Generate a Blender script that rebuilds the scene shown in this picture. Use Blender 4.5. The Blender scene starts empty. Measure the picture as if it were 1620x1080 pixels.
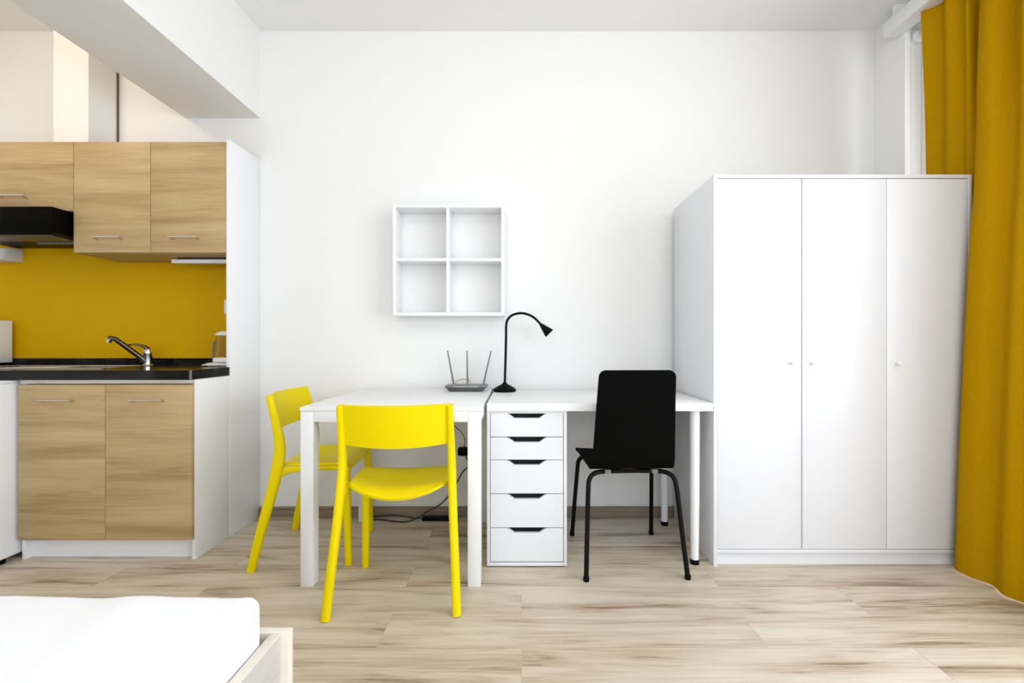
import bpy, bmesh, math, random
from mathutils import Vector, Matrix
random.seed(7)
S = bpy.context.scene
COL = S.collection
PI = math.pi

# ------------------------------------------------------------------ camera
# eye height 1.007 m, looking straight along +Y; focal length 745 px on a 1620 px frame
EYE = 1.007
cd = bpy.data.cameras.new('camera')
cam = bpy.data.objects.new('camera', cd); COL.objects.link(cam)
cam.location = (0, 0, EYE); cam.rotation_euler = (PI / 2, 0, 0)
cd.sensor_width = 36.0; cd.lens = 745 / 1620 * 36.0
cd.shift_x = -15 / 1620; cd.shift_y = 1 / 1620
cd.clip_start = 0.05
S.camera = cam

# ------------------------------------------------------------------ world, light, exposure
S.view_settings.view_transform = 'Standard'
S.view_settings.look = 'None'
S.view_settings.gamma = 1.0
S.view_settings.use_curve_mapping = False
S.view_settings.exposure = -0.49
w = bpy.data.worlds.new('world'); S.world = w; w.use_nodes = True
bg = w.node_tree.nodes['Background']
bg.inputs['Color'].default_value = (0.80, 0.89, 1.0, 1); bg.inputs['Strength'].default_value = 1.2


def area(name, loc, rot, sx, sy, energy, color):
    l = bpy.data.lights.new(name, 'AREA'); l.shape = 'RECTANGLE'; l.size = sx; l.size_y = sy
    l.energy = energy; l.color = color
    o = bpy.data.objects.new(name, l); COL.objects.link(o); o.location = loc; o.rotation_euler = rot
    return o


# daylight at the big side window (just outside its glass) and an added frontal fill light behind the viewer
area('window_daylight', (2.52, 0.15, 1.42), (0, PI / 2, 0), 2.2, 3.3, 150, (0.85, 0.925, 1.0))
area('rear_fill_light', (-0.55, -2.62, 1.45), (PI / 2, 0, 0), 3.2, 2.1, 92, (0.85, 0.925, 1.0))
# ceiling lamps: one over the room, a warm one over the kitchenette behind the beam
def spot_lamp(name, loc, r, energy, color):
    l = bpy.data.lights.new(name, 'POINT'); l.energy = energy; l.color = color; l.shadow_soft_size = r
    o = bpy.data.objects.new(name, l); COL.objects.link(o); o.location = loc
spot_lamp('kitchen_ceiling_lamp', (-2.45, 1.75, 2.66), 0.10, 13, (1.0, 0.83, 0.60))
spot_lamp('room_ceiling_lamp', (-0.40, 0.45, 2.64), 0.07, 8, (1.0, 0.93, 0.84))
spot_lamp('room_ceiling_lamp', (1.05, 0.45, 2.64), 0.07, 13, (1.0, 0.93, 0.84))


# ------------------------------------------------------------------ materials
def new_mat(name):
    m = bpy.data.materials.new(name); m.use_nodes = True
    nt = m.node_tree
    return m, nt, nt.nodes, nt.links, nt.nodes['Principled BSDF']


def setp(p, **k):
    for n, v in k.items():
        n = n.replace('_', ' ')
        if n in p.inputs: p.inputs[n].default_value = v


def plain(name, col, rough=0.5, metal=0.0, spec=0.5, var=0.04, scale=6.0, bump=0.0, bscale=120.0, coat=0.0):
    m, nt, N, L, p = new_mat(name)
    setp(p, Roughness=rough, Metallic=metal)
    p.inputs['Specular IOR Level'].default_value = spec
    if coat: p.inputs['Coat Weight'].default_value = coat
    tc = N.new('ShaderNodeTexCoord')
    nz = N.new('ShaderNodeTexNoise'); nz.inputs['Scale'].default_value = scale; nz.inputs['Detail'].default_value = 3
    L.new(tc.outputs['Object'], nz.inputs['Vector'])
    mx = N.new('ShaderNodeMix'); mx.data_type = 'RGBA'
    a = [max(0, c * (1 - var)) for c in col]; b = [min(1, c * (1 + var)) for c in col]
    mx.inputs[6].default_value = (*a, 1); mx.inputs[7].default_value = (*b, 1)
    L.new(nz.outputs['Fac'], mx.inputs[0]); L.new(mx.outputs[2], p.inputs['Base Color'])
    if bump:
        n2 = N.new('ShaderNodeTexNoise'); n2.inputs['Scale'].default_value = bscale; n2.inputs['Detail'].default_value = 2
        L.new(tc.outputs['Object'], n2.inputs['Vector'])
        bp = N.new('ShaderNodeBump'); bp.inputs['Strength'].default_value = bump; bp.inputs['Distance'].default_value = 0.002
        L.new(n2.outputs['Fac'], bp.inputs['Height']); L.new(bp.outputs['Normal'], p.inputs['Normal'])
    return m


def wood(name, dark, mid, light, sx=1.1, sy=1.1, sz=22.0, rough=0.45, spec=0.35, contrast=1.0):
    """Grain running along the axis with the small scale."""
    m, nt, N, L, p = new_mat(name)
    setp(p, Roughness=rough); p.inputs['Specular IOR Level'].default_value = spec
    tc = N.new('ShaderNodeTexCoord'); oi = N.new('ShaderNodeObjectInfo')
    mul = N.new('ShaderNodeMath'); mul.operation = 'MULTIPLY'; mul.inputs[1].default_value = 37.0
    L.new(oi.outputs['Random'], mul.inputs[0])
    add = N.new('ShaderNodeVectorMath'); add.operation = 'ADD'
    L.new(tc.outputs['Object'], add.inputs[0]); L.new(mul.outputs[0], add.inputs[1])
    # broad bands
    mp = N.new('ShaderNodeMapping'); mp.inputs['Scale'].default_value = (sx, sy, sz)
    L.new(add.outputs[0], mp.inputs['Vector'])
    n1 = N.new('ShaderNodeTexNoise'); n1.inputs['Scale'].default_value = 1.0; n1.inputs['Detail'].default_value = 6
    n1.inputs['Roughness'].default_value = 0.55; n1.inputs['Distortion'].default_value = 0.9
    L.new(mp.outputs[0], n1.inputs['Vector'])
    # fine fibres
    mp2 = N.new('ShaderNodeMapping'); mp2.inputs['Scale'].default_value = (sx * 5, sy * 5, sz * 11)
    L.new(add.outputs[0], mp2.inputs['Vector'])
    n2 = N.new('ShaderNodeTexNoise'); n2.inputs['Scale'].default_value = 1.0; n2.inputs['Detail'].default_value = 3
    L.new(mp2.outputs[0], n2.inputs['Vector'])
    mx = N.new('ShaderNodeMath'); mx.operation = 'MULTIPLY_ADD'
    mx.inputs[1].default_value = 0.28; L.new(n2.outputs['Fac'], mx.inputs[0])
    m3 = N.new('ShaderNodeMath'); m3.operation = 'MULTIPLY'; m3.inputs[1].default_value = 0.72
    L.new(n1.outputs['Fac'], m3.inputs[0]); L.new(m3.outputs[0], mx.inputs[2])
    cr = N.new('ShaderNodeValToRGB'); e = cr.color_ramp.elements
    h = 0.13 / contrast
    e[0].position = 0.5 - h; e[0].color = (*dark, 1)
    e[1].position = 0.5 + h; e[1].color = (*light, 1)
    k = e.new(0.49); k.color = (*mid, 1)
    L.new(mx.outputs[0], cr.inputs[0]); L.new(cr.outputs[0], p.inputs['Base Color'])
    bp = N.new('ShaderNodeBump'); bp.inputs['Strength'].default_value = 0.12; bp.inputs['Distance'].default_value = 0.001
    L.new(mx.outputs[0], bp.inputs['Height']); L.new(bp.outputs['Normal'], p.inputs['Normal'])
    return m


def floor_mat():
    m, nt, N, L, p = new_mat('floor_laminate')
    setp(p, Roughness=0.36); p.inputs['Specular IOR Level'].default_value = 0.35
    tc = N.new('ShaderNodeTexCoord')
    br = N.new('ShaderNodeTexBrick'); br.offset = 0.37; br.offset_frequency = 2; br.squash = 1
    br.inputs['Scale'].default_value = 1.0; br.inputs['Mortar Size'].default_value = 0.0009
    br.inputs['Mortar Smooth'].default_value = 0.4
    br.inputs['Brick Width'].default_value = 1.29; br.inputs['Row Height'].default_value = 0.194
    br.inputs['Color1'].default_value = (0, 0, 0, 1); br.inputs['Color2'].default_value = (1, 1, 1, 1)
    br.inputs['Mortar'].default_value = (0.5, 0.5, 0.5, 1)
    L.new(tc.outputs['Object'], br.inputs['Vector'])
    sc = N.new('ShaderNodeVectorMath'); sc.operation = 'SCALE'; sc.inputs[3].default_value = 9.0
    L.new(br.outputs['Color'], sc.inputs[0])
    ad = N.new('ShaderNodeVectorMath'); ad.operation = 'ADD'
    L.new(tc.outputs['Object'], ad.inputs[0]); L.new(sc.outputs[0], ad.inputs[1])
    def noise(scale3, det, dist):
        mp = N.new('ShaderNodeMapping'); mp.inputs['Scale'].default_value = scale3
        L.new(ad.outputs[0], mp.inputs['Vector'])
        n = N.new('ShaderNodeTexNoise'); n.inputs['Scale'].default_value = 1; n.inputs['Detail'].default_value = det
        n.inputs['Distortion'].default_value = dist; n.inputs['Roughness'].default_value = 0.6
        L.new(mp.outputs[0], n.inputs['Vector']); return n
    a = noise((1.05, 10, 1), 7, 1.1); b = noise((5, 110, 1), 3, 0.2); c = noise((1.6, 6.0, 1), 2, 0.4)
    def ma(x, f, y=None):
        n = N.new('ShaderNodeMath'); n.operation = 'MULTIPLY_ADD'; n.inputs[1].default_value = f
        L.new(x, n.inputs[0])
        if y is None: n.inputs[2].default_value = 0
        else: L.new(y, n.inputs[2])
        return n.outputs[0]
    rb = N.new('ShaderNodeSeparateColor'); L.new(br.outputs['Color'], rb.inputs[0])
    v = ma(a.outputs['Fac'], 0.74); v = ma(b.outputs['Fac'], 0.26, v); v = ma(c.outputs['Fac'], 0.20, v)
    v = ma(rb.outputs[0], 0.05, v)
    cr = N.new('ShaderNodeValToRGB'); e = cr.color_ramp.elements
    e[0].position = 0.49; e[0].color = (0.285, 0.208, 0.130, 1)
    e[1].position = 0.73; e[1].color = (0.70, 0.615, 0.505, 1)
    k = e.new(0.55); k.color = (0.50, 0.402, 0.290, 1)
    k = e.new(0.63); k.color = (0.62, 0.525, 0.41, 1)
    L.new(v, cr.inputs[0])
    mx = N.new('ShaderNodeMix'); mx.data_type = 'RGBA'; mx.blend_type = 'MULTIPLY'
    L.new(br.outputs['Fac'], mx.inputs[0]); L.new(cr.outputs[0], mx.inputs[6])
    mx.inputs[7].default_value = (0.80, 0.77, 0.74, 1)
    L.new(mx.outputs[2], p.inputs['Base Color'])
    bp = N.new('ShaderNodeBump'); bp.inputs['Strength'].default_value = 0.08; bp.inputs['Distance'].default_value = 0.001
    L.new(v, bp.inputs['Height']); L.new(bp.outputs['Normal'], p.inputs['Normal'])
    return m


def stone_mat():
    m, nt, N, L, p = new_mat('dark_worktop_laminate')
    setp(p, Roughness=0.14); p.inputs['Specular IOR Level'].default_value = 0.12
    tc = N.new('ShaderNodeTexCoord')
    n = N.new('ShaderNodeTexNoise'); n.inputs['Scale'].default_value = 7; n.inputs['Detail'].default_value = 8; n.inputs['Distortion'].default_value = 1.5
    L.new(tc.outputs['Object'], n.inputs['Vector'])
    cr = N.new('ShaderNodeValToRGB'); e = cr.color_ramp.elements
    e[0].position = 0.45; e[0].color = (0.006, 0.0055, 0.005, 1); e[1].position = 0.78; e[1].color = (0.030, 0.027, 0.022, 1)
    L.new(n.outputs['Fac'], cr.inputs[0]); L.new(cr.outputs[0], p.inputs['Base Color'])
    return m


def curtain_mat():
    m, nt, N, L, p = new_mat('mustard_curtain_cloth')
    setp(p, Roughness=0.85); p.inputs['Specular IOR Level'].default_value = 0.03
    p.inputs['Sheen Weight'].default_value = 0.0
    tc = N.new('ShaderNodeTexCoord')
    n = N.new('ShaderNodeTexNoise'); n.inputs['Scale'].default_value = 180; n.inputs['Detail'].default_value = 2
    mp = N.new('ShaderNodeMapping'); mp.inputs['Scale'].default_value = (1, 1, 0.25)
    L.new(tc.outputs['Object'], mp.inputs['Vector']); L.new(mp.outputs[0], n.inputs['Vector'])
    mx = N.new('ShaderNodeMix'); mx.data_type = 'RGBA'
    mx.inputs[6].default_value = (0.43, 0.228, 0.001, 1); mx.inputs[7].default_value = (0.52, 0.29, 0.003, 1)
    L.new(n.outputs['Fac'], mx.inputs[0]); L.new(mx.outputs[2], p.inputs['Base Color'])
    tr = N.new('ShaderNodeBsdfTranslucent'); L.new(mx.outputs[2], tr.inputs['Color'])
    ms = N.new('ShaderNodeMixShader'); ms.inputs[0].default_value = 0.05
    L.new(p.outputs[0], ms.inputs[1]); L.new(tr.outputs[0], ms.inputs[2])
    L.new(ms.outputs[0], nt.nodes['Material Output'].inputs['Surface'])
    bp = N.new('ShaderNodeBump'); bp.inputs['Strength'].default_value = 0.25; bp.inputs['Distance'].default_value = 0.001
    L.new(n.outputs['Fac'], bp.inputs['Height']); L.new(bp.outputs['Normal'], p.inputs['Normal'])
    return m


def pane_mat():
    m, nt, N, L, p = new_mat('window_glass')
    t = N.new('ShaderNodeBsdfTransparent'); g = N.new('ShaderNodeBsdfGlossy'); g.inputs['Roughness'].default_value = 0.03
    ms = N.new('ShaderNodeMixShader'); ms.inputs[0].default_value = 0.06
    L.new(t.outputs[0], ms.inputs[1]); L.new(g.outputs[0], ms.inputs[2])
    L.new(ms.outputs[0], nt.nodes['Material Output'].inputs['Surface'])
    return m


def kettle_glass():
    m, nt, N, L, p = new_mat('kettle_glass')
    t = N.new('ShaderNodeBsdfTransparent'); t.inputs['Color'].default_value = (0.93, 0.92, 0.88, 1)
    g = N.new('ShaderNodeBsdfGlossy'); g.inputs['Roughness'].default_value = 0.05
    lw = N.new('ShaderNodeLayerWeight'); lw.inputs['Blend'].default_value = 0.25
    ms = N.new('ShaderNodeMixShader')
    fm = N.new('ShaderNodeMath'); fm.operation = 'MULTIPLY'; fm.inputs[1].default_value = 0.22
    L.new(lw.outputs['Fresnel'], fm.inputs[0]); L.new(fm.outputs[0], ms.inputs[0]); L.new(t.outputs[0], ms.inputs[1]); L.new(g.outputs[0], ms.inputs[2])
    L.new(ms.outputs[0], nt.nodes['Material Output'].inputs['Surface'])
    return m


M = dict(
    wall=plain('wall_paint', (0.875, 0.866, 0.85), 0.85, spec=0.2, var=0.012, scale=2, bump=0.05, bscale=260),
    ceil=plain('ceiling_paint', (0.885, 0.875, 0.86), 0.9, spec=0.2, var=0.01, scale=2),
    floor=floor_mat(),
    white=plain('white_laminate', (0.88, 0.88, 0.895), 0.33, spec=0.45, var=0.01),
    whitew=plain('cool_white_laminate', (0.81, 0.815, 0.845), 0.33, spec=0.4, var=0.01),
    whitef=plain('white_foil', (0.885, 0.885, 0.895), 0.4, spec=0.4, var=0.012),
    whitem=plain('white_painted_metal', (0.87, 0.875, 0.885), 0.35, spec=0.5, var=0.01),
    oak=wood('oak_foil', (0.350, 0.228, 0.092), (0.490, 0.345, 0.165), (0.600, 0.450, 0.245), sx=1.0, sy=1.0, sz=11, contrast=0.66),
    bedwood=wood('pale_bed_wood', (0.50, 0.46, 0.43), (0.56, 0.52, 0.485), (0.61, 0.57, 0.535), sx=9, sy=2.0, sz=12, contrast=0.6),
    bededge=plain('bed_edge_band', (0.78, 0.71, 0.62), 0.5, var=0.03, scale=30),
    skirt=wood('skirting_wood', (0.20, 0.155, 0.105), (0.27, 0.21, 0.15), (0.34, 0.27, 0.195), sx=1.0, sy=1.0, sz=40),
    mustard=plain('mustard_backsplash', (0.67, 0.385, 0.0), 0.32, spec=0.07, var=0.02),
    yellow=plain('yellow_plastic', (0.86, 0.685, 0.0), 0.42, spec=0.14, var=0.012, bump=0.05, bscale=500),
    black=plain('black_lacquer', (0.002, 0.002, 0.002), 0.55, spec=0.04, var=0.05),
    blackm=plain('black_metal', (0.003, 0.003, 0.003), 0.40, spec=0.12, var=0.05),
    blackp=plain('black_plastic', (0.004, 0.004, 0.004), 0.5, spec=0.08, var=0.05),
    hood=plain('hood_black', (0.002, 0.002, 0.0015), 0.35, spec=0.05, var=0.05),
    stone=stone_mat(),
    chrome=plain('chrome', (0.75, 0.74, 0.72), 0.08, metal=1.0, var=0.01),
    nickel=plain('brushed_nickel', (0.66, 0.62, 0.56), 0.28, metal=1.0, var=0.03, scale=60),
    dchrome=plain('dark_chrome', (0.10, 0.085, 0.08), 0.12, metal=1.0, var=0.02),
    steel=plain('sink_steel', (0.62, 0.60, 0.56), 0.2, metal=1.0, var=0.03),
    grey=plain('grey_plastic', (0.17, 0.17, 0.17), 0.4, var=0.03),
    dgrey=plain('dark_grey_plastic', (0.07, 0.07, 0.072), 0.35, var=0.03),
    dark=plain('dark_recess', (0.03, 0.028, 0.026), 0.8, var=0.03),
    brownline=plain('gap_shade_brown', (0.16, 0.11, 0.055), 0.7, var=0.05),
    cloth=plain('white_sheet', (0.90, 0.905, 0.92), 0.9, spec=0.1, var=0.01, bump=0.1, bscale=400),
    paper=plain('white_paper', (0.80, 0.78, 0.74), 0.8, var=0.02),
    ycable=plain('yellow_cable_sheath', (0.55, 0.42, 0.12), 0.5),
    dcable=plain('dark_cable_sheath', (0.020, 0.008, 0.010), 0.5),
    curtain=curtain_mat(), pane=pane_mat(), kglass=kettle_glass(),
    rubber=plain('black_rubber', (0.003, 0.003, 0.003), 0.7, spec=0.1),
)


# ------------------------------------------------------------------ geometry helpers
def BM(): return bmesh.new()


def add_box(bm, x0, x1, y0, y1, z0, z1, bev=0.0, seg=2, mat=None):
    b = bmesh.new()
    bmesh.ops.create_cube(b, size=1.0)
    for v in b.verts:
        v.co = Vector(((x0 + x1) / 2 + v.co.x * (x1 - x0), (y0 + y1) / 2 + v.co.y * (y1 - y0), (z0 + z1) / 2 + v.co.z * (z1 - z0)))
    if bev > 0:
        bmesh.ops.bevel(b, geom=list(b.edges), offset=bev, segments=seg, profile=0.5, affect='EDGES')
    if mat is not None: bmesh.ops.transform(b, matrix=mat, verts=b.verts)
    join(bm, b)
    return bm


def join(bm, b):
    me = bpy.data.meshes.new('tmp'); b.to_mesh(me); b.free()
    bm.from_mesh(me); bpy.data.meshes.remove(me)


def add_prism(bm, pts, axis, a0, a1, bev=0.0):
    """Polygon pts extruded along axis ('x': pts are (y,z); 'y': (x,z); 'z': (x,y))."""
    b = bmesh.new()
    def P(p, a):
        return {'x': (a, p[0], p[1]), 'y': (p[0], a, p[1]), 'z': (p[0], p[1], a)}[axis]
    va = [b.verts.new(P(p, a0)) for p in pts]; vb = [b.verts.new(P(p, a1)) for p in pts]
    n = len(pts)
    b.faces.new(va); b.faces.new(list(reversed(vb)))
    for i in range(n):
        b.faces.new((va[i], vb[i], vb[(i + 1) % n], va[(i + 1) % n]))
    bmesh.ops.recalc_face_normals(b, faces=b.faces)
    if bev > 0:
        bmesh.ops.bevel(b, geom=list(b.edges), offset=bev, segments=2, profile=0.5, affect='EDGES')
    join(bm, b)
    return bm


def add_lathe(bm, prof, c=(0, 0, 0), n=32, mat=None, caps=True):
    """prof: list of (r, z) from bottom to top, about the Z axis through c."""
    b = bmesh.new(); rings = []
    for r, z in prof:
        if r < 1e-6: rings.append([b.verts.new((0, 0, z))])
        else: rings.append([b.verts.new((r * math.cos(2 * PI * i / n), r * math.sin(2 * PI * i / n), z)) for i in range(n)])
    for A, B in zip(rings[:-1], rings[1:]):
        for i in range(n):
            j = (i + 1) % n
            if len(A) == 1 and len(B) == 1: continue
            if len(A) == 1: b.faces.new((A[0], B[j], B[i]))
            elif len(B) == 1: b.faces.new((A[i], A[j], B[0]))
            else: b.faces.new((A[i], A[j], B[j], B[i]))
    if caps:
        if len(rings[0]) > 1: b.faces.new(list(reversed(rings[0])))
        if len(rings[-1]) > 1: b.faces.new(rings[-1])
    bmesh.ops.recalc_face_normals(b, faces=b.faces)
    T = Matrix.Translation(Vector(c))
    bmesh.ops.transform(b, matrix=T @ mat if mat is not None else T, verts=b.verts)
    join(bm, b)
    return bm


def smooth_path(pts, sub=6):
    P = [Vector(p) for p in pts]
    if len(P) < 3: return P
    out = []
    for i in range(len(P) - 1):
        p0 = P[max(i - 1, 0)]; p1 = P[i]; p2 = P[i + 1]; p3 = P[min(i + 2, len(P) - 1)]
        for k in range(sub):
            t = k / sub
            out.append(0.5 * ((2 * p1) + (-p0 + p2) * t + (2 * p0 - 5 * p1 + 4 * p2 - p3) * t * t + (-p0 + 3 * p1 - 3 * p2 + p3) * t ** 3))
    out.append(P[-1])
    return out


def add_tube(bm, pts, r, n=10, sub=6, ref=None, sup=2.0):
    """Sweep along pts. r: number, or a list of radii / (ra, rb) at each given point; ref fixes the section's first axis."""
    path = smooth_path(pts, sub); m = len(path)
    if not isinstance(r, (list, tuple)): r = [r] * len(pts)
    def rad(i):
        t = i / (m - 1) * (len(r) - 1); k = min(int(t), len(r) - 2); f = t - k
        a, b_ = r[k], r[k + 1]
        if not isinstance(a, tuple): a = (a, a)
        if not isinstance(b_, tuple): b_ = (b_, b_)
        return a[0] * (1 - f) + b_[0] * f, a[1] * (1 - f) + b_[1] * f
    b = bmesh.new(); rings = []
    up = None
    for i in range(m):
        t = (path[min(i + 1, m - 1)] - path[max(i - 1, 0)]).normalized()
        if ref is not None: u = Vector(ref)
        elif up is None: u = Vector((0, 0, 1)) if abs(t.z) < 0.9 else Vector((1, 0, 0))
        else: u = up
        u = (u - t * u.dot(t)).normalized(); up = u
        v = t.cross(u)
        ra, rb = rad(i)
        ring = []
        for k in range(n):
            a = 2 * PI * k / n; c, s_ = math.cos(a), math.sin(a)
            ex = 2.0 / sup
            c2 = math.copysign(abs(c) ** ex, c); s2 = math.copysign(abs(s_) ** ex, s_)
            ring.append(b.verts.new(path[i] + u * (ra * c2) + v * (rb * s2)))
        rings.append(ring)
    for A, B in zip(rings[:-1], rings[1:]):
        for k in range(n):
            j = (k + 1) % n
            b.faces.new((A[k], A[j], B[j], B[k]))
    b.faces.new(list(reversed(rings[0]))); b.faces.new(rings[-1])
    bmesh.ops.recalc_face_normals(b, faces=b.faces)
    join(bm, b)
    return bm


def add_sheet(bm, grid, thick):
    """grid[i][j] of points -> a thick sheet (offset along local normals, half each way)."""
    nu, nv = len(grid), len(grid[0])
    G = [[Vector(p) for p in row] for row in grid]
    def nrm(i, j):
        a = G[min(i + 1, nu - 1)][j] - G[max(i - 1, 0)][j]
        c = G[i][min(j + 1, nv - 1)] - G[i][max(j - 1, 0)]
        n = a.cross(c)
        return n.normalized() if n.length > 1e-12 else Vector((0, 0, 1))
    b = bmesh.new()
    T = [[b.verts.new(G[i][j] + nrm(i, j) * thick / 2) for j in range(nv)] for i in range(nu)]
    U = [[b.verts.new(G[i][j] - nrm(i, j) * thick / 2) for j in range(nv)] for i in range(nu)]
    for i in range(nu - 1):
        for j in range(nv - 1):
            b.faces.new((T[i][j], T[i + 1][j], T[i + 1][j + 1], T[i][j + 1]))
            b.faces.new((U[i][j], U[i][j + 1], U[i + 1][j + 1], U[i + 1][j]))
    def side(seqT, seqU):
        for k in range(len(seqT) - 1):
            b.faces.new((seqT[k], seqT[k + 1], seqU[k + 1], seqU[k]))
    side([T[0][j] for j in range(nv)], [U[0][j] for j in range(nv)])
    side([T[-1][j] for j in range(nv)], [U[-1][j] for j in range(nv)])
    side([T[i][0] for i in range(nu)], [U[i][0] for i in range(nu)])
    side([T[i][-1] for i in range(nu)], [U[i][-1] for i in range(nu)])
    bmesh.ops.recalc_face_normals(b, faces=b.faces)
    join(bm, b)
    return bm


def obj(name, bm, mat, parent=None, origin=None, local=False, angle=32):
    """Link the bmesh as one mesh object. Coordinates are the room's unless local."""
    me = bpy.data.meshes.new(name)
    if parent is not None and not local:
        q = parent; off = Vector((0, 0, 0))
        while q is not None:
            off += q.location; q = q.parent
        bmesh.ops.translate(bm, vec=-off, verts=bm.verts)
    if origin is not None: bmesh.ops.translate(bm, vec=-Vector(origin), verts=bm.verts)
    lim = math.radians(angle)
    for f in bm.faces: f.smooth = True
    for e in bm.edges:
        if len(e.link_faces) == 2 and e.calc_face_angle(0) > lim: e.smooth = False
    bm.to_mesh(me); bm.free()
    me.materials.append(mat)
    o = bpy.data.objects.new(name, me); COL.objects.link(o)
    if origin is not None: o.location = origin
    if parent is not None: o.parent = parent
    return o


def tag(o, label, cat, group=None):
    o['label'] = label; o['category'] = cat
    if group: o['group'] = group
    return o


def thing(name, label, cat, loc=(0, 0, 0), rotz=0.0, group=None):
    o = bpy.data.objects.new(name, None); COL.objects.link(o); o.empty_display_size = 0.05
    o.location = loc; o.rotation_euler = (0, 0, rotz)
    return tag(o, label, cat, group)


def struct(name, bm, mat, parent=None):
    o = obj(name, bm, mat, parent)
    if parent is None: o['kind'] = 'structure'
    return o


def box(*a, **k): return add_box(BM(), *a, **k)


# ------------------------------------------------------------------ the room
YW = 2.72          # back wall
XL, XR = -3.50, 2.30
YB = -2.40
ZC = 2.80
struct('floor', box(XL, XR, YB, YW, -0.06, 0.0), M['floor'])
struct('ceiling', box(XL, XR, YB, YW, ZC, ZC + 0.08), M['ceil'])
struct('wall_back', box(XL - 0.15, XR + 0.25, YW, YW + 0.15, -0.06, ZC + 0.08), M['wall'])
struct('wall_left', box(XL - 0.15, XL, YB, YW, -0.06, ZC + 0.08), M['wall'])
# side wall with its window opening
wy0, wy1, wz0, wz1 = -1.60, 1.95, 0.28, 2.52
bm = BM()
add_box(bm, XR, XR + 0.25, YB, wy0, -0.06, ZC + 0.08)
add_box(bm, XR, XR + 0.25, wy1, YW, -0.06, ZC + 0.08)
add_box(bm, XR, XR + 0.25, wy0, wy1, -0.06, wz0)
add_box(bm, XR, XR + 0.25, wy0, wy1, wz1, ZC + 0.08)
struct('wall_right', bm, M['wall'])
# wall behind the viewer with an opening added for the fill light
rx0, rx1, rz0, rz1 = -2.15, 1.05, 0.4, 2.5
bm = BM()
add_box(bm, XL - 0.15, rx0, YB - 0.15, YB, -0.06, ZC + 0.08)
add_box(bm, rx1, XR + 0.25, YB - 0.15, YB, -0.06, ZC + 0.08)
add_box(bm, rx0, rx1, YB - 0.15, YB, -0.06, rz0)
add_box(bm, rx0, rx1, YB - 0.15, YB, rz1, ZC + 0.08)
struct('wall_rear', bm, M['wall'])
struct('wall_pier', box(2.035, XR, 2.50, YW, 0.0, ZC), M['wall'])
struct('ceiling_beam', box(-1.939, -1.508, YB, YW, 2.30, ZC), M['wall'])
struct('wall_duct_casing', box(-2.517, -2.329, 2.533, YW, 2.046, ZC), M['wall'])
struct('shaded_gap_1', box(-2.3288, -2.3235, 2.7085, YW, 2.046, 2.62), M['brownline'])  # brown strip standing in for the shaded gap between duct casing and wall


def window(name, make_frame, pane_box):
    f = struct(name, make_frame, M['whitem'])
    obj('pane', box(*pane_box), M['pane'], f)


bm = BM()
fx0, fx1 = XR + 0.09, XR + 0.15
for a, b in ((wy0, wy0 + 0.06), (wy1 - 0.06, wy1), (0.145, 0.205)):
    add_box(bm, fx0, fx1, a, b, wz0, wz1, 0.004)
for a, b in ((wz0, wz0 + 0.06), (wz1 - 0.06, wz1)):
    add_box(bm, fx0, fx1, wy0 + 0.06, wy1 - 0.06, a, b, 0.004)
window('window_1', bm, (XR + 0.117, XR + 0.123, wy0 + 0.05, wy1 - 0.05, wz0 + 0.05, wz1 - 0.05))
bm = BM()
fy0, fy1 = YB - 0.11, YB - 0.05
for a, b in ((rx0, rx0 + 0.06), (rx1 - 0.06, rx1), (-0.58, -0.52)):
    add_box(bm, a, b, fy0, fy1, rz0, rz1, 0.004)
for a, b in ((rz0, rz0 + 0.06), (rz1 - 0.06, rz1)):
    add_box(bm, rx0 + 0.06, rx1 - 0.06, fy0, fy1, a, b, 0.004)
window('rear_fill_window', bm, (rx0 + 0.05, rx1 - 0.05, YB - 0.083, YB - 0.077, rz0 + 0.05, rz1 - 0.05))  # unseen window added to go with the frontal fill light
struct('baseboard_back', add_prism(BM(), [(YW, 0), (YW - 0.014, 0), (YW - 0.014, 0.052), (YW - 0.009, 0.060), (YW, 0.060)], 'x', -1.508, 2.033), M['skirt'])


# ------------------------------------------------------------------ kitchenette
YU = 2.437         # front of the upper doors
YLW = 2.183        # front of the lower doors / side panel
ZT, ZU = 2.044, 1.468
UP = 'oak upper cabinets over the yellow backsplash'


def bar_handle(parent, cx, y, z, L):
    bm = BM()
    h = L / 2
    add_tube(bm, [(cx - h + 0.012, y + 0.0005, z - 0.006), (cx - h + 0.010, y - 0.018, z - 0.004), (cx - h + 0.014, y - 0.026, z)], (0.0045), n=10, sub=4)
    add_tube(bm, [(cx + h - 0.012, y + 0.0005, z - 0.006), (cx + h - 0.010, y - 0.018, z - 0.004), (cx + h - 0.014, y - 0.026, z)], (0.0045), n=10, sub=4)
    add_box(bm, cx - h, cx + h, y - 0.032, y - 0.021, z - 0.004, z + 0.004, 0.0025)
    o = obj('handle', bm, M['nickel'], parent)
    o['label'] = 'brushed metal bar handle'


def upper(x0, x1, z0, z1, label, hx):
    t = thing('upper_cabinet', label, 'cabinet', ((x0 + x1) / 2, 2.6, z0), 0, UP)
    yb, yf = YW - 0.001, YU + 0.020
    bm = BM(); k = 0.016; e = 0.0008
    add_box(bm, x0 + e, x0 + k, yf, yb, z0, z1); add_box(bm, x1 - k, x1 - e, yf, yb, z0, z1)
    add_box(bm, x0 + k, x1 - k, yf, yb, z0, z0 + k); add_box(bm, x0 + k, x1 - k, yf, yb, z1 - k, z1)
    add_box(bm, x0 + k, x1 - k, yb - 0.006, yb, z0 + k, z1 - k)
    obj('body', bm, M['oak'], t)
    d = obj('door', box(x0 + 0.0015, x1 - 0.0015, YU, YU + 0.018, z0 + 0.002, z1 - 0.001, 0.0012), M['oak'], t)
    bar_handle(d, hx, YU, z0 + 0.078 if z0 < 1.6 else z0 + 0.074, 0.15)


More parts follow.
